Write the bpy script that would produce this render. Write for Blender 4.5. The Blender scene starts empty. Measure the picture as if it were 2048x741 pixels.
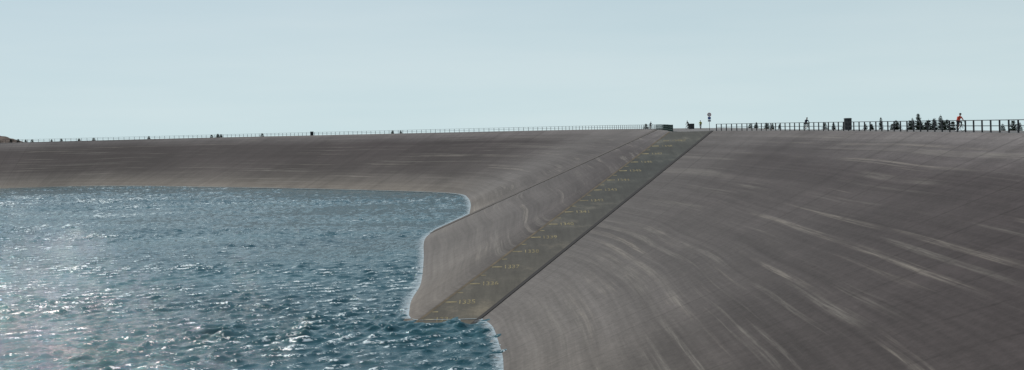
import bpy, bmesh, math, random
import numpy as np
from mathutils import Vector, Matrix, Quaternion
from mathutils import noise as mn
random.seed(7)
scene = bpy.context.scene
COL = scene.collection
ZC = 16.0      # crest height above water
TILT = 0.0253

# ------------------------------------------------------------------ materials
def new_mat(name):
    m = bpy.data.materials.new(name); m.use_nodes = True
    nt = m.node_tree
    return m, nt, nt.nodes['Principled BSDF']
def N(nt, t, **kw):
    n = nt.nodes.new(t)
    for k, v in kw.items(): setattr(n, k, v)
    return n
def L(nt, a, b): nt.links.new(a, b)
def noise(nt, vec, scale, detail=4, rough=0.55, mapscale=None, loc=None):
    if mapscale:
        mp = N(nt, 'ShaderNodeMapping'); mp.inputs['Scale'].default_value = mapscale
        if loc: mp.inputs['Location'].default_value = loc
        L(nt, vec, mp.inputs['Vector']); vec = mp.outputs['Vector']
    n = N(nt, 'ShaderNodeTexNoise'); n.inputs['Scale'].default_value = scale
    n.inputs['Detail'].default_value = detail; n.inputs['Roughness'].default_value = rough
    L(nt, vec, n.inputs['Vector']); return n.outputs['Fac']
def ramp(nt, fac, stops):
    r = N(nt, 'ShaderNodeValToRGB'); e = r.color_ramp.elements
    while len(e) < len(stops): e.new(0.5)
    for el, (p, c) in zip(e, stops):
        el.position = p; el.color = (c if len(c) == 4 else (*c, 1)) if isinstance(c, tuple) else (c, c, c, 1)
    L(nt, fac, r.inputs['Fac']); return r.outputs['Color']
def mix(nt, mode, a, b, fac=1.0):
    m = N(nt, 'ShaderNodeMix', data_type='RGBA', blend_type=mode)
    for s, v in ((0, fac), (6, a), (7, b)):
        if hasattr(v, 'links'): L(nt, v, m.inputs[s])
        else: m.inputs[s].default_value = v if s == 0 else (*v, 1) if isinstance(v, tuple) else (v, v, v, 1)
    return m.outputs[2]
def math_(nt, op, a, b=None):
    m = N(nt, 'ShaderNodeMath', operation=op)
    for i, v in enumerate((a, b)):
        if v is None: continue
        if hasattr(v, 'links'): L(nt, v, m.inputs[i])
        else: m.inputs[i].default_value = v
    return m.outputs[0]
def simple(name, col, rough=0.6, metal=0.0, var=0.25, scale=6):
    m, nt, b = new_mat(name)
    tc = N(nt, 'ShaderNodeTexCoord')
    f = noise(nt, tc.outputs['Object'], scale, 4)
    c = mix(nt, 'MULTIPLY', col, ramp(nt, f, [(0.3, 1 - var), (0.7, 1.0)]), 1.0)
    L(nt, c, b.inputs['Base Color']); b.inputs['Roughness'].default_value = rough
    b.inputs['Metallic'].default_value = metal
    return m

# asphalt lining: UV u = metres along the bank, v = metres below crest
def asphalt_bank():
    m, nt, b = new_mat('asphalt_lining')
    uv = N(nt, 'ShaderNodeUVMap'); uv.uv_map = 'UVMap'
    U = uv.outputs['UV']
    geo = N(nt, 'ShaderNodeNewGeometry')
    P = geo.outputs['Position']
    sep = N(nt, 'ShaderNodeSeparateXYZ'); L(nt, U, sep.inputs[0])
    warp = noise(nt, P, 0.05, 4)
    dv = math_(nt, 'SUBTRACT', warp, 0.5)
    vv = math_(nt, 'ADD', sep.outputs['Y'], math_(nt, 'MULTIPLY', dv, 6.0))
    v1 = math_(nt, 'ADD', sep.outputs['Y'], math_(nt, 'MULTIPLY', math_(nt, 'SUBTRACT', noise(nt, P, 0.03, 1), 0.5), 2.0))
    wn = N(nt, 'ShaderNodeCombineXYZ'); L(nt, sep.outputs['X'], wn.inputs[0]); L(nt, v1, wn.inputs[1])
    W = wn.outputs[0]
    base = ramp(nt, math_(nt, 'DIVIDE', vv, 45.0), [
        (0.0, (0.128, 0.118, 0.115)), (0.09, (0.086, 0.077, 0.076)), (0.20, (0.040, 0.0328, 0.0330)),
        (0.45, (0.044, 0.0364, 0.0357)), (0.66, (0.054, 0.046, 0.0435)), (0.80, (0.096, 0.085, 0.076)), (0.97, (0.170, 0.150, 0.126))])
    t1 = noise(nt, W, 1.0, 5, 0.65, (0.010, 0.40, 1))
    base = mix(nt, 'MULTIPLY', base, ramp(nt, t1, [(0.30, 0.76), (0.5, 1.0), (0.72, 1.28)]), 0.85)
    t2 = noise(nt, W, 1.0, 4, 0.65, (0.030, 2.2, 1))
    base = mix(nt, 'MULTIPLY', base, ramp(nt, t2, [(0.3, 0.80), (0.7, 1.22)]), 0.6)
    t3 = noise(nt, U, 1.0, 4, 0.7, (0.22, 0.010, 1))
    base = mix(nt, 'MULTIPLY', base, ramp(nt, t3, [(0.3, 0.72), (0.5, 1.0), (0.7, 1.2)]), 0.7)
    t4 = noise(nt, P, 0.035, 4, 0.55)
    base = mix(nt, 'MULTIPLY', base, ramp(nt, t4, [(0.3, 0.66), (0.7, 1.32)]), 0.85)
    t5 = noise(nt, P, 2.2, 6, 0.75)
    base = mix(nt, 'MULTIPLY', base, ramp(nt, t5, [(0.3, 0.76), (0.7, 1.24)]), 0.8)
    at = N(nt, 'ShaderNodeAttribute'); at.attribute_name = 'lit_tone'
    lt = mix(nt, 'MULTIPLY', (0.130, 0.122, 0.116), ramp(nt, t1, [(0.3, 0.78), (0.7, 1.22)]), 0.8)  # lighter sun-facing bank around the ramp, painted into the asphalt colour
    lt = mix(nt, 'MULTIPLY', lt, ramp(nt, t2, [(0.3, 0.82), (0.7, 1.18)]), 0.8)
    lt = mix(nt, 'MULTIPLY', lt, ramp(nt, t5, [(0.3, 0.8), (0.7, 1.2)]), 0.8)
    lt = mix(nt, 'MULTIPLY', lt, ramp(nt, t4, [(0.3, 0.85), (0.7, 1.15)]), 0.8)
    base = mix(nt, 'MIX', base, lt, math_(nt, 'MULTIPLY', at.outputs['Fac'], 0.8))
    # pale silt scuffs along old water marks
    def scuff(l1, l2, l3, a, bb, st):
        s1 = noise(nt, W, 1.0, 4, 0.65, (0.010, 0.75, 1), l1)
        s2 = noise(nt, W, 1.0, 3, 0.6, (0.03, 0.09, 1), l2)
        s3 = noise(nt, W, 1.0, 4, 0.8, (0.18, 6.5, 1), l3)
        s = math_(nt, 'MULTIPLY', ramp(nt, s1, [(a, 0.0), (bb, 1.0)]), ramp(nt, s2, [(0.46, 0.0), (0.60, 1.0)]))
        return math_(nt, 'MULTIPLY', math_(nt, 'MULTIPLY', s, ramp(nt, s3, [(0.38, 0.05), (0.62, 1.0)])), st)
    calm = math_(nt, 'SUBTRACT', 1.0, math_(nt, 'MULTIPLY', at.outputs['Fac'], 0.45))
    base = mix(nt, 'MIX', base, (0.29, 0.262, 0.222), math_(nt, 'MULTIPLY', scuff((0, 0, 0), (3.3, 1.7, 0), (0, 0, 0), .56, .65, .8), calm))
    base = mix(nt, 'MIX', base, (0.22, 0.205, 0.18), math_(nt, 'MULTIPLY', scuff((7, 3, 0), (13.3, 8.7, 0), (5, 5, 0), .54, .62, .65), calm))
    w = N(nt, 'ShaderNodeTexWave', wave_type='BANDS', bands_direction='X')
    w.inputs['Scale'].default_value = 0.055; w.inputs['Distortion'].default_value = 0.25
    mp = N(nt, 'ShaderNodeMapping'); mp.inputs['Scale'].default_value = (1, 0.03, 1); L(nt, U, mp.inputs[0]); L(nt, mp.outputs[0], w.inputs[0])
    base = mix(nt, 'MULTIPLY', base, ramp(nt, w.outputs['Fac'], [(0.0, 0.70), (0.012, 1.0)]), ramp(nt, t4, [(0.4, 0.1), (0.6, 0.8)]))
    L(nt, base, b.inputs['Base Color'])
    b.inputs['Roughness'].default_value = 0.9
    b.inputs['Specular IOR Level'].default_value = 0.15
    bp = N(nt, 'ShaderNodeBump'); bp.inputs['Strength'].default_value = 0.5; bp.inputs['Distance'].default_value = 0.08
    L(nt, t5, bp.inputs['Height']); L(nt, bp.outputs[0], b.inputs['Normal'])
    return m
M_bank = asphalt_bank()

def ramp_mat():
    m, nt, b = new_mat('ramp_asphalt')
    geo = N(nt, 'ShaderNodeNewGeometry'); P = geo.outputs['Position']
    a = noise(nt, P, 0.22, 5, 0.65)
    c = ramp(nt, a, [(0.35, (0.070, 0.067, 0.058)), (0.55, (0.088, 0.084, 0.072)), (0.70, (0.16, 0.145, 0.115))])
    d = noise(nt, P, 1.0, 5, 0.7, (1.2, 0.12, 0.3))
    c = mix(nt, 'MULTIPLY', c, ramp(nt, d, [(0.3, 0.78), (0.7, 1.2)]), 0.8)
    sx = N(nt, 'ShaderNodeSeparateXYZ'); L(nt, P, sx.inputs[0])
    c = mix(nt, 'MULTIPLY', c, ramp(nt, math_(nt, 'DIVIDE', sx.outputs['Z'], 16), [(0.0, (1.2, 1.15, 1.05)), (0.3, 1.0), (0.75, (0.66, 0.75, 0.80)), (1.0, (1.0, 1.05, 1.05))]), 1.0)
    f = noise(nt, P, 5, 4, 0.7)
    c = mix(nt, 'MULTIPLY', c, ramp(nt, f, [(0.3, 0.8), (0.7, 1.15)]), 0.8)
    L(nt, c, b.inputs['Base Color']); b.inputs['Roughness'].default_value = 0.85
    b.inputs['Specular IOR Level'].default_value = 0.2
    return m
M_ramp = ramp_mat()

def water_mat():
    m, nt, b = new_mat('lake_water')
    geo = N(nt, 'ShaderNodeNewGeometry'); P = geo.outputs['Position']
    big = noise(nt, P, 1.0, 5, 0.65, (0.012, 0.05, 1))
    b.inputs['IOR'].default_value = 1.33
    c = ramp(nt, big, [(0.35, (0.011, 0.060, 0.076)), (0.65, (0.028, 0.098, 0.118))])
    # sun sparkle put into the colour: bright flecks on the wave tops
    sp_ = N(nt, 'ShaderNodeSeparateXYZ'); L(nt, P, sp_.inputs[0])
    f1 = noise(nt, P, 1.0, 3, 0.7, (1.1, 1.5, 1))
    f2 = noise(nt, P, 1.0, 4, 0.6, (0.04, 0.10, 1), (3, 7, 0))
    f3 = noise(nt, P, 1.0, 2, 0.5, (4.0, 5.0, 1))
    crest = ramp(nt, math_(nt, 'ADD', math_(nt, 'MULTIPLY', sp_.outputs['Z'], 1.6), 0.0), [(0.0, 0.0), (0.12, 1.0)])
    thr = math_(nt, 'ADD', math_(nt, 'MULTIPLY', f1, 0.6), math_(nt, 'ADD', math_(nt, 'MULTIPLY', f3, 0.4), math_(nt, 'MULTIPLY', math_(nt, 'SUBTRACT', f2, 0.5), 0.5)))
    fl = math_(nt, 'MULTIPLY', ramp(nt, thr, [(0.54, 0.0), (0.595, 1.0)]), crest)
    c = mix(nt, 'MIX', c, (0.58, 0.66, 0.68), fl)
    L(nt, c, b.inputs['Base Color'])
    L(nt, ramp(nt, fl, [(0, 0.045), (1, 0.5)]), b.inputs['Roughness'])
    b.inputs['Specular Tint'].default_value = (0.76, 0.95, 0.98, 1)
    b.inputs['Specular IOR Level'].default_value = 0.40
    mp = N(nt, 'ShaderNodeMapping'); mp.inputs['Rotation'].default_value = (0, 0, math.radians(12)); L(nt, P, mp.inputs[0])
    n2 = noise(nt, mp.outputs[0], 1.0, 3, 0.6, (3.0, 4.4, 1))
    bp = N(nt, 'ShaderNodeBump'); bp.inputs['Strength'].default_value = 0.9; bp.inputs['Distance'].default_value = 0.10
    L(nt, n2, bp.inputs['Height']); L(nt, bp.outputs[0], b.inputs['Normal'])
    return m
M_water = water_mat()

def foam_mat():
    m, nt, b = new_mat('shore_foam')
    geo = N(nt, 'ShaderNodeNewGeometry'); P = geo.outputs['Position']
    b.inputs['Base Color'].default_value = (0.34, 0.43, 0.47, 1); b.inputs['Roughness'].default_value = 0.5
    uv = N(nt, 'ShaderNodeUVMap'); uv.uv_map = 'UVMap'
    s = N(nt, 'ShaderNodeSeparateXYZ'); L(nt, uv.outputs[0], s.inputs[0])
    f = noise(nt, P, 1.6, 5, 0.85)
    edge = math_(nt, 'SUBTRACT', 1.0, s.outputs['Y'])
    a = ramp(nt, math_(nt, 'ADD', f, math_(nt, 'MULTIPLY', edge, 0.40)), [(0.60, 0.0), (0.90, 0.9)])
    L(nt, a, b.inputs['Alpha'])
    return m
M_foam = foam_mat()

def grass_mat():
    m, nt, b = new_mat('dry_grass')
    geo = N(nt, 'ShaderNodeNewGeometry'); P = geo.outputs['Position']
    f = noise(nt, P, 0.4, 6, 0.7)
    L(nt, ramp(nt, f, [(0.3, (0.05, 0.055, 0.025)), (0.5, (0.12, 0.10, 0.05)), (0.7, (0.17, 0.13, 0.08))]), b.inputs['Base Color'])
    b.inputs['Roughness'].default_value = 0.95
    return m
M_grass = grass_mat()
M_road = simple('crest_road_asphalt', (0.13, 0.125, 0.12), 0.85, scale=0.4)
M_kerb = simple('weathered_kerb', (0.054, 0.044, 0.036), 0.9, scale=0.5, var=.4)
M_drain_shade = simple('drain_shade', (0.016, 0.015, 0.014), 0.9, scale=0.8)
M_steel = simple('painted_steel_dark', (0.022, 0.024, 0.028), 0.5, 0.3)
M_green = simple('painted_steel_green', (0.02, 0.055, 0.045), 0.5, 0.2)
M_paint = simple('worn_yellow_paint', (0.35, 0.29, 0.13), 0.85, var=0.75, scale=1.6)
M_edge = simple('ochre_edge', (0.15, 0.115, 0.068), 0.9, var=0.6, scale=0.8)
M_white = simple('sign_white', (0.7, 0.7, 0.7), 0.5)
M_blue = simple('sign_blue', (0.02, 0.10, 0.40), 0.4)
M_red = simple('sign_red', (0.5, 0.03, 0.03), 0.4)
M_skin = simple('skin', (0.42, 0.25, 0.18), 0.6)
M_hair = simple('dark_hair', (0.03, 0.02, 0.015), 0.7)
M_black = simple('black_lycra', (0.012, 0.012, 0.015), 0.6)
M_tyre = simple('tyre_rubber', (0.012, 0.012, 0.012), 0.8)
M_metal = simple('alloy', (0.4, 0.4, 0.42), 0.35, 0.9)
M_orange = simple('orange_jersey', (0.85, 0.08, 0.03), 0.7)
M_yellow = simple('yellow_jersey', (0.42, 0.42, 0.06), 0.7)
M_navy = simple('navy_jersey', (0.02, 0.03, 0.07), 0.7)
M_cab = simple('cabinet_dark', (0.03, 0.033, 0.036), 0.5)
M_cab2 = simple('cabinet_grey', (0.10, 0.11, 0.12), 0.5)
M_bark = simple('bark', (0.06, 0.045, 0.035), 0.9)
M_needle = simple('spruce_needles', (0.034, 0.058, 0.028), 0.7, var=0.5, scale=1.5)
M_rock = simple('rock', (0.15, 0.105, 0.08), 0.95, var=0.5, scale=0.4)

def mesh_obj(name, verts, faces, mat=None, uvs=None, smooth=False, parent=None, mats=None, fmat=None):
    me = bpy.data.meshes.new(name); me.from_pydata([tuple(v) for v in verts], [], faces)
    for m in (mats or ([mat] if mat else [])): me.materials.append(m)
    if uvs:
        l = me.uv_layers.new(name='UVMap')
        for lp in me.loops: l.data[lp.index].uv = uvs[lp.vertex_index]
    if fmat: me.polygons.foreach_set('material_index', fmat)
    if smooth: me.polygons.foreach_set('use_smooth', [True] * len(me.polygons))
    me.update()
    o = bpy.data.objects.new(name, me); COL.objects.link(o)
    if parent: o.parent = parent
    return o

# ------------------------------------------------------------------ reservoir plan
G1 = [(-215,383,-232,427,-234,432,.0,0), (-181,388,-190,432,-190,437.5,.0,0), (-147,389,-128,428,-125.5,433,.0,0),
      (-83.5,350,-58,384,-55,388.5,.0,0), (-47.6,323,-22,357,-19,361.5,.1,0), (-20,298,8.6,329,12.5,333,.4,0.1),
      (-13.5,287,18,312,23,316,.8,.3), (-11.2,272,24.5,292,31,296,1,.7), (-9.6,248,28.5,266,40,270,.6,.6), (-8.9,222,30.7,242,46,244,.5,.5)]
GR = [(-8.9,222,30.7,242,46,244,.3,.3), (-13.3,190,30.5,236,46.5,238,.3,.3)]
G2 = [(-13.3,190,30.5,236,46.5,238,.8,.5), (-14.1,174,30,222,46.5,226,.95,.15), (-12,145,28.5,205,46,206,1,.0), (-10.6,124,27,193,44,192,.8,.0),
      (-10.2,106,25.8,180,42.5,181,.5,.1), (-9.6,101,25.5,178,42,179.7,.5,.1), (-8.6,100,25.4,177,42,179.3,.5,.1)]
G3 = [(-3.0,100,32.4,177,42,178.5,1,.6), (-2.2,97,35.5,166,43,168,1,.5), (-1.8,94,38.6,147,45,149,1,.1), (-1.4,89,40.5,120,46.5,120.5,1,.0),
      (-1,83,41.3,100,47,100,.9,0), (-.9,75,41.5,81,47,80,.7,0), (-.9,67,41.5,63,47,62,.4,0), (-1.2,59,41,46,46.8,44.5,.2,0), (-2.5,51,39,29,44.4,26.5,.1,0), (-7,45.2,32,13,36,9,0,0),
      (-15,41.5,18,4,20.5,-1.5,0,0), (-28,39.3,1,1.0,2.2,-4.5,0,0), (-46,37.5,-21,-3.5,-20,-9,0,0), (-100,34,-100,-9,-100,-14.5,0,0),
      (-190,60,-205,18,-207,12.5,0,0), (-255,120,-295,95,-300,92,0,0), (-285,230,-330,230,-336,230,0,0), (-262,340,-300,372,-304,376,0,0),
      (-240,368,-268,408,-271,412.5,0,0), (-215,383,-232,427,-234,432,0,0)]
def catmull(ctrl, step=1.5):
    out = []
    n = len(ctrl)
    for i in range(n - 1):
        p0 = ctrl[max(i-1, 0)]; p1 = ctrl[i]; p2 = ctrl[i+1]; p3 = ctrl[min(i+2, n-1)]
        ln = max(math.dist(p1[:2], p2[:2]), math.dist(p1[2:4], p2[2:4]))
        k = max(2, int(ln / step))
        d0 = max(math.dist(p0[2:4], p1[2:4]), 1e-3) if i > 0 else None
        d1 = max(math.dist(p1[2:4], p2[2:4]), 1e-3)
        d2 = max(math.dist(p2[2:4], p3[2:4]), 1e-3) if i < n - 2 else None
        for j in range(k if i < n - 2 else k + 1):
            t = j / k
            row = []
            for c in range(8):
                a, b = p1[c], p2[c]
                ma = (b - a) if d0 is None else d1 * 0.5 * ((a - p0[c]) / d0 + (b - a) / d1)
                mb = (b - a) if d2 is None else d1 * 0.5 * ((b - a) / d1 + (p3[c] - b) / d2)
                t2, t3 = t*t, t*t*t
                row.append((2*t3-3*t2+1)*a + (t3-2*t2+t)*ma + (-2*t3+3*t2)*b + (t3-t2)*mb)
            out.append(row)
    return out
S1, SR, S2, S3 = catmull(G1), [GR[0], GR[1]], catmull(G2), catmull(G3)
def pt(c, t):
    z = ZC * t
    x = c[0] + (c[2] - c[0]) * t - TILT * (17.65 - z)
    y = c[1] + (c[3] - c[1]) * t
    return Vector((x, y, z))
rows = [-0.25, -0.1, 0, .08, .2, .35, .5, .65, .8, .9, .96, 1.0]
verts, faces, uvs, lit_tone = [], [], [], []
u = 0.0; prev = None
for S in (S1, SR, S2, S3):
    base0 = len(verts)
    for i, c in enumerate(S):
        m_ = pt(c, 0.6)
        if prev is not None and i > 0: u += (m_ - prev).length
        prev = m_
        for t in rows:
            p = pt(c, t)
            verts.append(p); uvs.append((u, (ZC - p.z) * 2.8)); lit_tone.append(max(0, c[6] + (c[7] - c[6]) * max(t, 0)))
    R = len(rows)
    for i in range(len(S) - 1):
        for j in range(R - 1):
            a = base0 + i * R + j
            faces.append((a, a + 1, a + R + 1, a + R))
bank = mesh_obj('reservoir_embankment', verts, faces, M_bank, uvs, smooth=True)
att = bank.data.attributes.new('lit_tone', 'FLOAT', 'POINT'); att.data.foreach_set('value', lit_tone)

# ramp
RL = [pt((-8.6,100,25.4,177), t) for t in (-0.25, 1)]
RR = [pt((-3.4,100,32.0,177), t) for t in (-0.25, 1)]
vs, fs = [], []
K = 40
for i in range(K + 1):
    t = i / K
    vs += [RL[0].lerp(RL[1], t), RR[0].lerp(RR[1], t)]
for i in range(K): fs.append((2*i, 2*i+1, 2*i+3, 2*i+2))
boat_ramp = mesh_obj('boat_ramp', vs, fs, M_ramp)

def strip_box(name, a0, a1, b0, b1, h, mat, seg=30, parent=None):
    vs, fs = [], []
    for i in range(seg + 1):
        t = i / seg
        a = a0.lerp(a1, t); b = b0.lerp(b1, t)
        vs += [a - Vector((0, 0, .3)), a + Vector((0, 0, h)), b + Vector((0, 0, h)), b - Vector((0, 0, .3))]
    for i in range(seg):
        q = 4 * i
        for j in range(3): fs.append((q+j, q+j+1, q+j+5, q+j+4))
    fs.append((0, 1, 2, 3)); q = 4 * seg; fs.append((q, q+3, q+2, q+1))
    return mesh_obj(name, vs, fs, mat, parent=parent)
strip_box('drain_channel', RR[0] , RR[1], pt((-3.0,100,32.4,177), -.25), pt((-3.0,100,32.4,177), 1), 0.06, M_drain_shade)  # low dark strip, the drain groove's shadow painted as its colour
ca, cb = G2[0], G2[1]
cm = [S2[5][i] for i in range(8)]
strip_box('stone_kerb', pt(ca, -.2), pt(ca, 1), pt(cm, -.2), pt(cm, 1), 0.07, M_kerb)
e0 = [p + Vector((-.22, 0, .03)) for p in RL]; e1 = [p + Vector((.06, 0, .012)) for p in RL]
mesh_obj('edge_line', [e0[0], e0[1], e1[1], e1[0]], [(0, 3, 2, 1)], M_edge, parent=boat_ramp)
def ramp_pt(z, dx, dy=0.0, lift=0.012):
    t = z / ZC + dy / 77.0
    p = pt((-8.6, 100, 25.4, 177), t)
    return Vector((p.x + dx, p.y, p.z + lift))
mv, mf = [], []
def quad(z, dx0, dx1, hw):
    b = len(mv)
    x0 = ramp_pt(z, 0).x
    for dx, dy in ((dx0, -hw), (dx1, -hw), (dx1, hw), (dx0, hw)):
        p = ramp_pt(z, 0, dy); mv.append(Vector((x0 + dx, p.y, p.z)))
    mf.append((b, b+1, b+2, b+3))
def add_text(s, z, dx0, width, height):
    cu = bpy.data.curves.new('t', 'FONT'); cu.body = s; cu.size = 1.0; cu.offset = 0.0
    ob = bpy.data.objects.new('t', cu); COL.objects.link(ob)
    bpy.context.view_layer.update()
    me = ob.to_mesh()
    xs = [v.co.x for v in me.vertices]; ys = [v.co.y for v in me.vertices]
    x0, x1, y0, y1 = min(xs), max(xs), min(ys), max(ys)
    b = len(mv); px = ramp_pt(z, 0).x
    for v in me.vertices:
        dx = dx0 + (v.co.x - x0) / (x1 - x0) * width
        dy = ((v.co.y - y0) / (y1 - y0) - 0.5) * height
        p = ramp_pt(z, 0, dy); mv.append(Vector((px + dx, p.y, p.z)))
    for p in me.polygons: mf.append(tuple(b + i for i in p.vertices))
    ob.to_mesh_clear(); bpy.data.objects.remove(ob)
for n in range(0, 15):
    z = n + (0.12 if n == 0 else 0)
    quad(z, 0.15, 1.2, 0.11 + n*.007)
    if n < 14: quad(n + .5, 0.12, .65, 0.09)
    add_text(str(1334 + n), z, 1.45 + n*.02, 1.5, 1.05)
add_text('1348,7', 14.7, 2.3, 2.1, 1.2); quad(14.7, 0.85, 1.75, .16)
mesh_obj('elevation_markings', mv, mf, M_paint, parent=boat_ramp)

# crest road, outer slope and ground
ring = []
for S in (S1, SR[1:], S2[1:], S3):
    ring += S
rr = []
for c in ring:
    if not rr or math.dist(rr[-1][2:6], c[2:6]) > 0.05: rr.append(c)
ring = rr
vs, fs = [], []
for c in ring:
    vs += [Vector((c[2] - TILT*1.65, c[3], ZC)), Vector((c[4], c[5], ZC))]
n = len(ring)
for i in range(n):
    j = (i + 1) % n
    fs.append((2*i, 2*j, 2*j+1, 2*i+1))
mesh_obj('crest_road', vs, fs, M_road)
out = [Vector((c[4], c[5], 0)) for c in ring]
cen = Vector((-120, 200, 0))
norms = []
for i in range(n):
    a = out[(i - 6) % n]; b = out[(i + 6) % n]; d = (b - a); nn = Vector((d.y, -d.x, 0))
    nn.normalize()
    if nn.dot(out[i] - cen) < 0: nn = -nn
    norms.append(nn)
vs, fs = [], []
for i in range(n):
    o = out[i]; nn = norms[i]
    far = (o - cen).normalized()
    vs += [Vector((o.x, o.y, ZC)), Vector((o.x, o.y, ZC - .02)) + nn * .6, Vector((o.x, o.y, 0)) + nn * 42 , Vector((o.x, o.y, -60)) + far * 500, Vector((o.x, o.y, -700)) + far * 5000]
for i in range(n):
    j = (i + 1) % n
    for k in range(4): fs.append((5*i+k, 5*j+k, 5*j+k+1, 5*i+k+1))
mesh_obj('ground', vs, fs, M_grass, smooth=True)

# ------------------------------------------------------------------ water with real wind waves
poly = np.array([[pt(c, 0.014).x, pt(c, 0.014).y] for c in ring])
ys = 33.0 * np.exp(np.arange(0, math.log(396/33.0), 0.0027))
ss = np.concatenate([-0.62 - 0.012 * (1.035 ** np.arange(95, 0, -1) - 1) / .035, np.arange(-0.62, 0.16, 0.0017)])
SS, Y = np.meshgrid(ss, ys)
X = SS * Y
rng = np.random.default_rng(5)
Z = np.zeros_like(X)
wind = math.radians(-68)
amp_mod = np.zeros_like(X)
for k in range(24):
    sc_ = 1 if k < 12 else 3
    kx, ky = rng.normal(0, .03*sc_), rng.normal(0, .06*sc_); amp_mod += np.sin(kx*X + ky*Y + rng.uniform(0, 6.28))
amp_mod = np.clip(1.0 + 0.32 * amp_mod / 3.4, .3, 1.9)
wx = X + 2.0*np.sin(.031*Y + .02*X) ; wy = Y + 2.0*np.sin(.027*X - .014*Y)
NW = 120
for k in range(NW):
    lam = 0.7 * (3.2/0.7) ** rng.uniform(0, 1)
    th = wind + rng.normal(0, .65)
    kk = 2*math.pi/lam
    a = 0.205 * math.sqrt(2) / kk / math.sqrt(NW)
    ph = kk*(wx*math.cos(th) + wy*math.sin(th)) + rng.uniform(0, 6.28)
    Z += a * np.sin(ph)
Z = Z * amp_mod
Z = Z + 1.5 * Z * np.clip(Z, 0, .2) - 0.01       # peaked crests
inside = np.zeros(X.shape, bool)
px, py = poly[:, 0], poly[:, 1]
for i in range(len(poly)):
    x1, y1, x2, y2 = px[i-1], py[i-1], px[i], py[i]
    if y1 == y2: continue
    c = ((y1 > Y) != (y2 > Y)) & (X < (x2 - x1) * (Y - y1) / (y2 - y1) + x1)
    inside ^= c
ny, nx = X.shape
idx = np.arange(nx*ny).reshape(ny, nx)
fm = inside[:-1, :-1] | inside[1:, 1:] | inside[:-1, 1:] | inside[1:, :-1]
quads = np.stack([idx[:-1, :-1], idx[:-1, 1:], idx[1:, 1:], idx[1:, :-1]], -1)[fm]
used = np.unique(quads); remap = -np.ones(nx*ny, int); remap[used] = np.arange(len(used))
co_ = np.stack([X.ravel(), Y.ravel(), Z.ravel()], -1)[used]; quads = remap[quads]
me = bpy.data.meshes.new('water')
me.vertices.add(len(co_)); me.vertices.foreach_set('co', co_.ravel())
me.loops.add(quads.size); me.loops.foreach_set('vertex_index', quads.ravel())
me.polygons.add(len(quads)); me.polygons.foreach_set('loop_start', np.arange(0, quads.size, 4)); me.polygons.foreach_set('loop_total', np.full(len(quads), 4))
me.polygons.foreach_set('use_smooth', np.ones(len(quads), bool))
me.update(calc_edges=True); me.materials.append(M_water)
water = bpy.data.objects.new('water', me); COL.objects.link(water)
# foam ribbon
vs, fs, uv2 = [], [], []
pts = [pt(c, 0.006) for c in ring]
for i in range(n):
    a = pts[(i-2) % n]; b = pts[(i+2) % n]; d = b - a; nn = Vector((-d.y, d.x, 0)).normalized()
    if nn.dot(cen - pts[i]) < 0 and abs(nn.dot((cen - pts[i]).normalized())) > .05: nn = -nn
    w = 1.25 if pts[i].y < 240 else 1.7
    p = pts[i]
    vs += [Vector((p.x, p.y, .12)) - nn * .1, Vector((p.x, p.y, .11)) + nn * w]; uv2 += [(i, 0), (i, 1)]
for i in range(n - 1): fs.append((2*i, 2*i+2, 2*i+3, 2*i+1))
mesh_obj('shore_foam', vs, fs, M_foam, uv2)

# ------------------------------------------------------------------ fences
def box(vs, fs, c, sx, sy, sz, rot=0.0):
    b = len(vs); cr, sr = math.cos(rot), math.sin(rot)
    for dz in (0, sz):
        for dx, dy in ((-sx/2, -sy/2), (sx/2, -sy/2), (sx/2, sy/2), (-sx/2, sy/2)):
            vs.append(Vector((c[0] + dx*cr - dy*sr, c[1] + dx*sr + dy*cr, c[2] + dz)))
    fs += [(b+3, b+2, b+1, b), (b+4, b+5, b+6, b+7)] + [(b+i, b+(i+1) % 4, b+4+(i+1) % 4, b+4+i) for i in range(4)]
def bar(vs, fs, p, q, w, h):
    d = (q - p); s = Vector((-d.y, d.x, 0)).normalized() * w / 2; up = Vector((0, 0, h))
    b = len(vs); vs += [p - s, p + s, p + s + up, p - s + up, q - s, q + s, q + s + up, q - s + up]
    fs += [(b, b+1, b+2, b+3), (b+7, b+6, b+5, b+4)] + [(b+i, b+4+i, b+4+(i+1) % 4, b+(i+1) % 4) for i in range(4)]
def resample(path, step):
    out = [path[0]]; acc = 0
    for a, b in zip(path, path[1:]):
        d = (b - a).length; pos = step - acc
        while pos <= d: out.append(a.lerp(b, pos / d)); pos += step
        acc = (acc + d) % step
    return out
def fence(name, path, step, mat, H=1.1, rails=(0.55, 1.05), pw=.09, rw=.05, jit=0.02):
    P = resample(path, step); vs, fs = [], []
    for i, p in enumerate(P):
        q = P[min(i + 1, len(P) - 1)]; q0 = P[max(i-1, 0)]; a = math.atan2(q.y - q0.y, q.x - q0.x)
        box(vs, fs, (p.x, p.y, ZC - .1), pw, pw * .8, H + .1 + random.uniform(-jit, jit), a)
    for p, q in zip(P, P[1:]):
        for r in rails: bar(vs, fs, p + Vector((0, 0, r)), q + Vector((0, 0, r)), rw, rw)
    return mesh_obj(name, vs, fs, mat)
def fpath(S, off=0.5):
    r = []
    for c in S:
        a = Vector((c[2], c[3], 0)); b = Vector((c[4], c[5], 0)); d = (b - a).normalized() * off
        r.append(Vector((a.x + d.x, a.y + d.y, ZC)))
    return r
right = fpath(S3)
i_split = next(i for i, c in enumerate(S3) if c[3] < 60 )
fence('railing', right[:i_split], 1.7, M_steel, pw=.13, rw=.065)
fence('railing', right[i_split:], 2.0, M_steel, pw=.10, rw=.05)
fence('railing', fpath(S1 + SR), 2.1, M_steel, H=1.1, pw=.10, rw=.06)
lp = fpath([c for c in S2])
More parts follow.
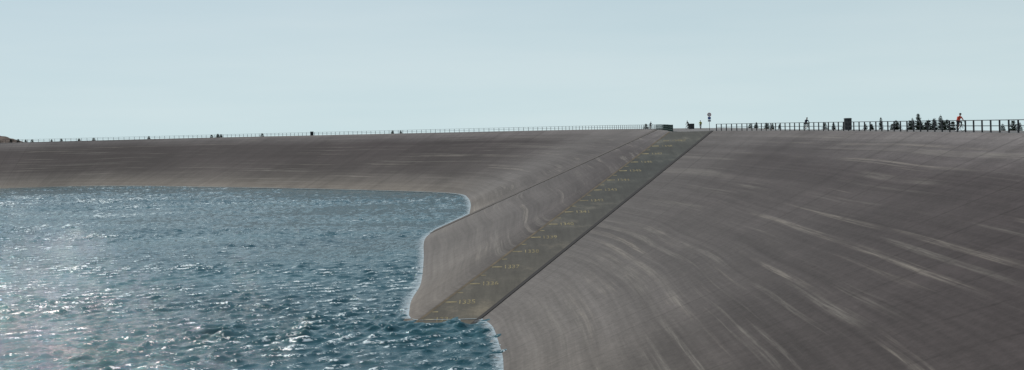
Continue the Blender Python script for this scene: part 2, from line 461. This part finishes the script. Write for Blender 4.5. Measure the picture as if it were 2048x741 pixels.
fence('ramp_guard_railing', lp, 1.5, M_green, H=1.15, rails=(0.3, .7, 1.08), pw=.12, rw=.07)

# ------------------------------------------------------------------ utilities for round parts
def tube(bm, p, q, r0, r1=None, seg=8):
    r1 = r0 if r1 is None else r1
    p, q = Vector(p), Vector(q); d = q - p
    m = Matrix.Translation((p + q) / 2) @ d.to_track_quat('Z', 'Y').to_matrix().to_4x4()
    bmesh.ops.create_cone(bm, cap_ends=True, segments=seg, radius1=r0, radius2=r1, depth=d.length, matrix=m)
def torus(bm, c, R, r, axis='X', seg=28, rs=6):
    vs = []
    for i in range(seg):
        a = 2*math.pi*i/seg
        for j in range(rs):
            b = 2*math.pi*j/rs; rad = R + r*math.cos(b)
            vs.append(bm.verts.new((c[0] + r*math.sin(b), c[1] + rad*math.cos(a), c[2] + rad*math.sin(a))))
    for i in range(seg):
        for j in range(rs):
            bm.faces.new((vs[i*rs+j], vs[i*rs+(j+1) % rs], vs[((i+1) % seg)*rs+(j+1) % rs], vs[((i+1) % seg)*rs+j]))
def bm_obj(name, bm, mat, parent=None, smooth=True):
    me = bpy.data.meshes.new(name); bm.to_mesh(me); bm.free(); me.materials.append(mat)
    if smooth: me.polygons.foreach_set('use_smooth', [True]*len(me.polygons))
    o = bpy.data.objects.new(name, me); COL.objects.link(o)
    if parent: o.parent = parent
    return o

def skin_mesh(chains, sub=2):
    idx, vs, es, rad = {}, [], [], []
    for nme, p, r, par in chains:
        idx[nme] = len(vs); vs.append(p); rad.append(r)
        if par: es.append((idx[par], idx[nme]))
    me = bpy.data.meshes.new('sk'); me.from_pydata(vs, es, [])
    o = bpy.data.objects.new('sk', me); COL.objects.link(o)
    sk = o.modifiers.new('s', 'SKIN')
    for i, r in enumerate(rad):
        r = r if isinstance(r, tuple) else (r, r)
        me.skin_vertices[0].data[i].radius = r
    me.skin_vertices[0].data[0].use_root = True
    sb = o.modifiers.new('u', 'SUBSURF'); sb.levels = sub; sb.render_levels = sub
    dg = bpy.context.evaluated_depsgraph_get()
    res = bpy.data.meshes.new_from_object(o.evaluated_get(dg))
    bpy.data.objects.remove(o)
    return res

def cyclist(loc, heading, jersey, helmet):
    root = bpy.data.objects.new('cyclist', None); COL.objects.link(root)
    C = [('pel', (0, -.20, 1.00), (.15, .12), None), ('sp', (0, -.10, 1.17), (.145, .12), 'pel'), ('ch', (0, .03, 1.36), (.18, .13), 'sp'),
         ('nk', (0, .12, 1.48), (.065, .065), 'ch'), ('hb', (0, .17, 1.56), (.06, .06), 'nk')]
    for s, n_ in ((1, 'l'), (-1, 'r')):
        kz, ky = (.70, .18) if s > 0 else (.90, .24)
        ay, az = (-.08, .24) if s > 0 else (.02, .50)
        C += [(n_+'sh', (s*.19, .08, 1.40), .075, 'ch'), (n_+'el', (s*.27, .20, 1.17), .05, n_+'sh'), (n_+'wr', (s*.22, .38, 1.04), .032, n_+'el'),
              (n_+'pa', (s*.215, .435, 1.02), (.035, .02), n_+'wr')]
        for k in range(4):
            bx = s * (.24 - .018 * k)
            ln = (.9, 1.0, .96, .8)[k]
            C += [(f'{n_}f{k}a', (bx, .455, 1.012), .010, n_+'pa'), (f'{n_}f{k}b', (bx, .455 + .035*ln, 1.000), .0095, f'{n_}f{k}a'),
                  (f'{n_}f{k}c', (bx, .455 + .030*ln, .972), .008, f'{n_}f{k}b')]
        C += [(n_+'t1', (s*.185, .425, 1.0), .011, n_+'pa'), (n_+'t2', (s*.18, .45, .975), .009, n_+'t1')]
        C += [(n_+'hp', (s*.10, -.17, .96), .11, 'pel'), (n_+'kn', (s*.12, ky, kz), .068, n_+'hp'), (n_+'cf', (s*.12, ky*.55+ay*.45, kz*.62+az*.38), .06, n_+'kn'),
              (n_+'an', (s*.12, ay, az), .038, n_+'cf'), (n_+'to', (s*.125, ay+.17, az-.06), (.042, .03), n_+'an')]
    me = skin_mesh(C)
    me.materials.clear()
    for m in (jersey, M_black, M_skin): me.materials.append(m)
    for p in me.polygons:
        c = p.center; i = 0
        if c.z < 1.0 and c.y < .36: i = 1 if (c.z > .68 or c.z < .32) else 2
        if c.y > .36 and c.z > .9: i = 2
        if c.z > 1.49: i = 2
        p.material_index = i; p.use_smooth = True
    body = bpy.data.objects.new('body', me); COL.objects.link(body); body.parent = root
    bm = bmesh.new()
    bmesh.ops.create_uvsphere(bm, u_segments=20, v_segments=14, radius=1, matrix=Matrix.Translation((0, .21, 1.64)) @ Matrix.Diagonal((.075, .095, .115, 1)))
    for v in bm.verts:
        if v.co.z < 1.60: v.co.x *= .85
    tube(bm, (0, .29, 1.655), (0, .322, 1.625), .010, .016, 6)
    for s in (1, -1): bmesh.ops.create_uvsphere(bm, u_segments=8, v_segments=6, radius=1, matrix=Matrix.Translation((s*.077, .2, 1.635)) @ Matrix.Diagonal((.012, .02, .032, 1)))
    bm_obj('head', bm, M_skin, root)
    bm = bmesh.new()
    for s in (1, -1): bmesh.ops.create_uvsphere(bm, u_segments=8, v_segments=6, radius=.014, matrix=Matrix.Translation((s*.03, .292, 1.655)))
    tube(bm, (-.022, .293, 1.592), (.022, .293, 1.592), .006, .006, 6)
    bmesh.ops.create_uvsphere(bm, u_segments=12, v_segments=8, radius=1, matrix=Matrix.Translation((0, .185, 1.65)) @ Matrix.Diagonal((.08, .092, .105, 1)))
    bm_obj('hair_and_eyes', bm, M_hair, root)
    bm = bmesh.new()
    bmesh.ops.create_uvsphere(bm, u_segments=20, v_segments=12, radius=1, matrix=Matrix.Translation((0, .20, 1.69)) @ Matrix.Diagonal((.105, .14, .10, 1)))
    bmesh.ops.bisect_plane(bm, geom=bm.verts[:] + bm.edges[:] + bm.faces[:], plane_co=(0, .2, 1.685), plane_no=(0, -.15, -1), clear_outer=True)
    bm_obj('helmet', bm, helmet, root)
    bm = bmesh.new()
    for y in (-.5, .52): torus(bm, (0, y, .345), .33, .018)
    bm_obj('tyres', bm, M_tyre, root)
    bm = bmesh.new()
    for y in (-.5, .52):
        torus(bm, (0, y, .345), .31, .008)
        for k in range(12):
            a = k*math.pi/6; tube(bm, (0, y, .345), (0, y+.31*math.cos(a), .345+.31*math.sin(a)), .0018, seg=4)
        tube(bm, (-.05, y, .345), (.05, y, .345), .018)
    tube(bm, (.012, -.05, .30), (.03, -.05, .30), .09, seg=20)
    bm_obj('rims_and_chainring', bm, M_metal, root)
    bm = bmesh.new()
    BB, ST, HT, HB = (0, -.05, .30), (0, -.20, .84), (0, .36, .88), (0, .40, .72)
    tube(bm, BB, (0, -.21, .90), .017); tube(bm, (0, -.185, .80), HT, .016); tube(bm, BB, HB, .02); tube(bm, HB, HT, .02)
    tube(bm, HT, (0, .34, .96), .014); tube(bm, (0, .34, .96), (0, .42, .99), .014); tube(bm, (-.23, .42, .99), (.23, .42, .99), .013)
    for s in (1, -1):
        tube(bm, (s*.03, -.05, .30), (s*.045, -.5, .345), .010); tube(bm, (s*.02, -.185, .80), (s*.045, -.5, .345), .009)
        tube(bm, (s*.04, .40, .72), (s*.045, .52, .345), .012)
        tube(bm, (s*.22, .42, .99), (s*.22, .50, .985), .012); tube(bm, (s*.22, .50, .985), (s*.22, .50, .90), .012); tube(bm, (s*.22, .50, .90), (s*.22, .42, .87), .012)
        pz = .16 if s > 0 else .44
        tube(bm, (s*.06, -.05, .30), (s*.06, 0.0, pz), .010); tube(bm, (s*.06, 0, pz), (s*.15, 0, pz), .014)
    bmesh.ops.create_uvsphere(bm, u_segments=12, v_segments=8, radius=1, matrix=Matrix.Translation((0, -.23, .915)) @ Matrix.Diagonal((.07, .14, .025, 1)))
    bm_obj('bicycle_frame', bm, M_steel, root)
    root.location = loc; root.rotation_euler = (0, 0, heading)
    return root
PI = math.pi
cyclist((43.0, 105.8, ZC), PI * 1.08, M_orange, M_black)
cyclist((40.8, 152.5, ZC), PI * 1.08, M_navy, M_black)
cyclist((37.2, 217, ZC), PI * .9, M_yellow, M_black)
cyclist((36.6, 229, ZC), PI * .75, M_black, M_navy)
cyclist((31.6, 251, ZC), PI * 1.1, M_navy, M_black)

# ------------------------------------------------------------------ road sign
def road_sign(loc):
    root = bpy.data.objects.new('road_sign', None); COL.objects.link(root)
    bm = bmesh.new(); tube(bm, (0, 0, 0), (0, 0, 3.0), .035); bm_obj('post', bm, M_steel, root)
    bm = bmesh.new(); tube(bm, (0, -.05, 2.68), (0, -.075, 2.68), .33, seg=32); bm_obj('disc_rim', bm, M_red, root, False)
    bm = bmesh.new(); tube(bm, (0, -.076, 2.68), (0, -.082, 2.68), .24, seg=32); bm_obj('disc_face', bm, M_white, root, False)
    vs, fs = [], []; box(vs, fs, (0, -.06, 1.90), .50, .03, .40); mesh_obj('blue_plate', vs, fs, M_blue, parent=root)
    vs, fs = [], []; box(vs, fs, (0, -.06, 1.50), .50, .03, .33); mesh_obj('lower_plate', vs, fs, M_white, parent=root)
    vs, fs = [], []
    for k, w in enumerate((.36, .28, .34)): box(vs, fs, (0, -.078, 1.56 + k*.08), w, .004, .03)
    for k in (-1, 1): box(vs, fs, (k*.1, -.078, 1.98), .06, .004, .22)
    mesh_obj('plate_marks', vs, fs, M_black, parent=root)
    root.location = loc
road_sign((33.2, 185, ZC))

def cabinet(loc, w=.85, h=1.55, d=.5, rot=0.0):
    root = bpy.data.objects.new('utility_cabinet', None); COL.objects.link(root)
    vs, fs = [], []; box(vs, fs, (0, 0, .12), w, d, h - .22); mesh_obj('body', vs, fs, M_cab, parent=root)
    vs, fs = [], []; box(vs, fs, (0, 0, 0), w*.92, d*.9, .12); mesh_obj('plinth', vs, fs, M_cab2, parent=root)
    vs, fs = [], []; box(vs, fs, (0, 0, h - .10), w*1.12, d*1.2, .05); box(vs, fs, (0, 0, h - .05), w*.9, d*.9, .05); mesh_obj('roof', vs, fs, M_cab2, parent=root)
    vs, fs = [], []
    for s in (-1, 1): box(vs, fs, (s*w*.24, -d/2 - .012, .2), w*.44, .02, h - .4)
    mesh_obj('doors', vs, fs, M_cab, parent=root)
    vs, fs = [], []
    for k in range(5): box(vs, fs, (-w*.24, -d/2 - .03, h - .45 + k*.05), w*.3, .012, .018)
    box(vs, fs, (w*.06, -d/2 - .035, h*.45), .02, .02, .16)
    mesh_obj('vents_and_handle', vs, fs, M_cab2, parent=root)
    root.location = loc; root.rotation_euler = (0, 0, rot)
cabinet((43.5, 142.5, ZC)); cabinet((37.8, 232, ZC), 1.2, 1.15); cabinet((-72.0, 395.5, ZC), 1.1, 1.4)

# ------------------------------------------------------------------ spruces
def spruce_mesh(seed, H=5.0, full=1.0):
    rnd = random.Random(seed)
    vs, fs, fm = [], [], []
    seg = 7; lv = 8
    for i in range(lv + 1):
        z = H * i / lv; r = .085 * (1 - i / lv) + .006
        for j in range(seg):
            a = 2*PI*j/seg; vs.append(Vector((r*math.cos(a) + .02*math.sin(z*2+seed), r*math.sin(a), z)))
    for i in range(lv):
        for j in range(seg):
            fs.append((i*seg+j, i*seg+(j+1) % seg, (i+1)*seg+(j+1) % seg, (i+1)*seg+j)); fm.append(0)
    z = 0.35
    while z < H - .08:
        k = z / H
        Rr = (H * .23) * (1 - k) ** .75 * full + .06
        nb = rnd.randint(6, 9); a0 = rnd.random()*6.28
        for b in range(nb):
            if rnd.random() < .08: continue
            a = a0 + 2*PI*b/nb + rnd.uniform(-.25, .25)
            ln = Rr * rnd.uniform(.6, 1.2); droop = rnd.uniform(-.12, .22) - .1*(1-k)
            d = Vector((math.cos(a), math.sin(a), 0)); side = Vector((-d.y, d.x, 0))
            st = max(3, int(ln / .09))
            prevp = Vector((0, 0, z))
            for s in range(1, st + 1):
                f = s / st
                p = Vector((0, 0, z)) + d*ln*f + Vector((0, 0, droop*ln*f + .22*ln*f*f))
                w = .012 * (1 - f) + .004
                q = len(vs); vs += [prevp - side*w, prevp + side*w, p + side*w, p - side*w]; fs.append((q, q+1, q+2, q+3)); fm.append(0)
                for sg in (-1, 1):
                    nl = (.20 * (1 - f*.6)) * min(1, ln/.5 + .35) * rnd.uniform(.7, 1.3)
                    tip = p + side*sg*nl*.8 + d*nl*.6 + Vector((0, 0, rnd.uniform(-.05, .04)))
                    ww = d * .045
                    q = len(vs); vs += [p - ww, p + ww, tip + ww*.3, tip - ww*.3 + Vector((0, 0, rnd.uniform(-.03, .03)))]; fs.append((q, q+1, q+2, q+3)); fm.append(1)
                    up = Vector((0, 0, .05)); q = len(vs); vs += [p - up, p + up, tip*.6 + p*.4 + up*.5, tip]; fs.append((q, q+1, q+2, q+3)); fm.append(1)
                prevp = p
        z += rnd.uniform(.09, .17)
    for a in range(3):
        w = Vector((math.cos(a*1.05), math.sin(a*1.05), 0))*.03
        q = len(vs); vs += [Vector((0, 0, H-.25)) - w, Vector((0, 0, H-.25)) + w, Vector((0, 0, H+.12))]; fs.append((q, q+1, q+2)); fm.append(1)
    me = bpy.data.meshes.new('spruce'); me.from_pydata([tuple(v) for v in vs], [], fs)
    me.materials.append(M_bark); me.materials.append(M_needle); me.polygons.foreach_set('material_index', fm)
    return me
SP = [spruce_mesh(s, 5.0, f) for s, f in ((1, .9), (2, 1.15), (3, 1.0), (4, .8), (5, 1.3))]
trees = [(50.3,150,17.6),(52.7,151,17.2),(53.9,149,17.1),(54.6,150,17.45),(55.4,150,18.0),(56.0,151.5,17.5),(56.6,149.5,17.2),(57.7,150.3,17.3),
         (58.7,150.6,17.8),(59.2,149.7,17.1),(60.1,150,16.9),(50.1,110,17.05),(50.9,110.4,16.75),(49.5,111,16.7),
         (47.6,220,17.0),(49.1,221,17.2),(50.6,219,17.1),(52.1,220,16.9),(53.6,220.5,16.8),(51.2,180,16.95),(52.9,181,16.9),(54.1,179,16.8),
         (57.8,180,16.6),(59,180.5,16.65),(53.3,152,16.9),(57.2,152,16.85),(55.0,148,16.9),(58.2,148.5,17.0),
         (48.4,219,16.9),(51.4,221,16.9),(49.0,150,16.7),(51.5,149,16.75)]
for i, (x, y, zt) in enumerate(trees):
    zb = min(ZC - .38 * (x - 46), zt - 3.6)
    o = bpy.data.objects.new('spruce_tree', SP[i % 5]); COL.objects.link(o)
    s = (zt - zb) / 5.1
    wd = 1.1 if zt < 17.4 else .85
    o.location = (x, y, zb); o.scale = (s*wd, s*wd, s); o.rotation_euler = (0, 0, i*1.7)
def tree_row():
    vs, fs, fm = [], [], []
    rnd = random.Random(3)
    spots = [(-118, 441, 17.1), (-117, 442, 16.9), (-121, 443, 16.7), (-98, 431, 16.8), (-148, 448, 16.8), (-206, 452, 17.2), (-203, 452, 17.0), (-199, 450, 16.8), (-196, 449, 16.6), (-213, 452, 16.9),
             (-176, 447, 16.6), (-170, 447, 16.7), (-42, 386, 16.7), (-39, 385, 16.6), (42, 345, 16.8), (-188, 449, 16.5), (-184, 449, 16.7)]
    for (x, y, zt) in spots:
        me = SP[rnd.randint(0, 4)]; zb = 12.5; s = (zt - zb + .5) / 5.1; b = len(vs); a = rnd.random()*6
        ca_, sa_ = math.cos(a), math.sin(a)
        for v in me.vertices:
            vs.append(Vector((x + 1.5*s*(v.co.x*ca_ - v.co.y*sa_), y + 1.5*s*(v.co.x*sa_ + v.co.y*ca_), zb + s*v.co.z)))
        for p in me.polygons: fs.append(tuple(b+i for i in p.vertices)); fm.append(p.material_index)
    return mesh_obj('distant_trees', vs, fs, mats=[M_bark, M_needle], fmat=fm)
tree_row()
bm = bmesh.new()
bmesh.ops.create_grid(bm, x_segments=60, y_segments=30, size=1)
for v in bm.verts:
    x, y = v.co.x, v.co.y
    r = max(0, 1 - (x*x + y*y))
    h = r ** .7 * 7.2 + mn.noise(Vector((x*6, y*6, 0))) * .9 + mn.noise(Vector((x*18, y*18, 3))) * .35
    v.co = Vector((-231 + x*27, 468 + y*16, 12.6 + h))
bm_obj('hill', bm, M_rock, smooth=False)

# ------------------------------------------------------------------ light, sky, camera
EL, AZ = math.radians(46), math.radians(-34)
w = bpy.data.worlds.new('World'); scene.world = w; w.use_nodes = True
nt = w.node_tree; bg = nt.nodes['Background']
sky = N(nt, 'ShaderNodeTexSky', sky_type='NISHITA'); sky.sun_disc = False
sky.sun_elevation = EL; sky.sun_rotation = AZ; sky.altitude = 1350; sky.dust_density = 1.0; sky.ozone_density = 2.0; sky.air_density = 1.0
tc = N(nt, 'ShaderNodeTexCoord'); sp = N(nt, 'ShaderNodeSeparateXYZ'); cb_ = N(nt, 'ShaderNodeCombineXYZ')
L(nt, tc.outputs['Generated'], sp.inputs[0])
mx = math_(nt, 'ADD', math_(nt, 'MULTIPLY', math_(nt, 'MAXIMUM', sp.outputs['Z'], 0.0), 0.8), 0.2)
L(nt, sp.outputs['X'], cb_.inputs[0]); L(nt, sp.outputs['Y'], cb_.inputs[1]); L(nt, mx, cb_.inputs[2]); L(nt, cb_.outputs[0], sky.inputs[0])
s1 = mix(nt, 'MULTIPLY', sky.outputs[0], 0.08, 1.0)
hz = ramp(nt, sp.outputs['Z'], [(0.0, 0.92), (0.12, 0.75), (0.5, 0.25), (1.0, 0.1)])
cl = noise(nt, tc.outputs['Generated'], 1.0, 4, 0.55, (1.5, 1.5, 14))
veil = ramp(nt, cl, [(0.35, (0.59, 0.735, 0.755)), (0.7, (0.67, 0.79, 0.795))])
s2 = mix(nt, 'MIX', s1, veil, hz)
L(nt, s2, bg.inputs['Color']); bg.inputs['Strength'].default_value = 1.0
sl = bpy.data.lights.new('sun', 'SUN'); sl.energy = 3.6; sl.angle = math.radians(.5); sl.color = (1, .96, .9)
so = bpy.data.objects.new('sun', sl); COL.objects.link(so)
sd = Vector((math.sin(AZ)*math.cos(EL), math.cos(AZ)*math.cos(EL), math.sin(EL)))
so.rotation_euler = sd.to_track_quat('Z', 'Y').to_euler()
cam = bpy.data.cameras.new('camera'); co = bpy.data.objects.new('camera', cam); COL.objects.link(co)
cam.sensor_width = 36; cam.lens = 36 * 2200 / 2048; cam.shift_y = -118.5 / 2048
cam.clip_end = 20000; cam.clip_start = 0.1
co.location = (0, 0, 17.65); co.rotation_euler = (math.radians(90), math.radians(1.45), 0)
scene.camera = co
scene.view_settings.view_transform = 'Standard'; scene.view_settings.look = 'None'; scene.view_settings.exposure = 0
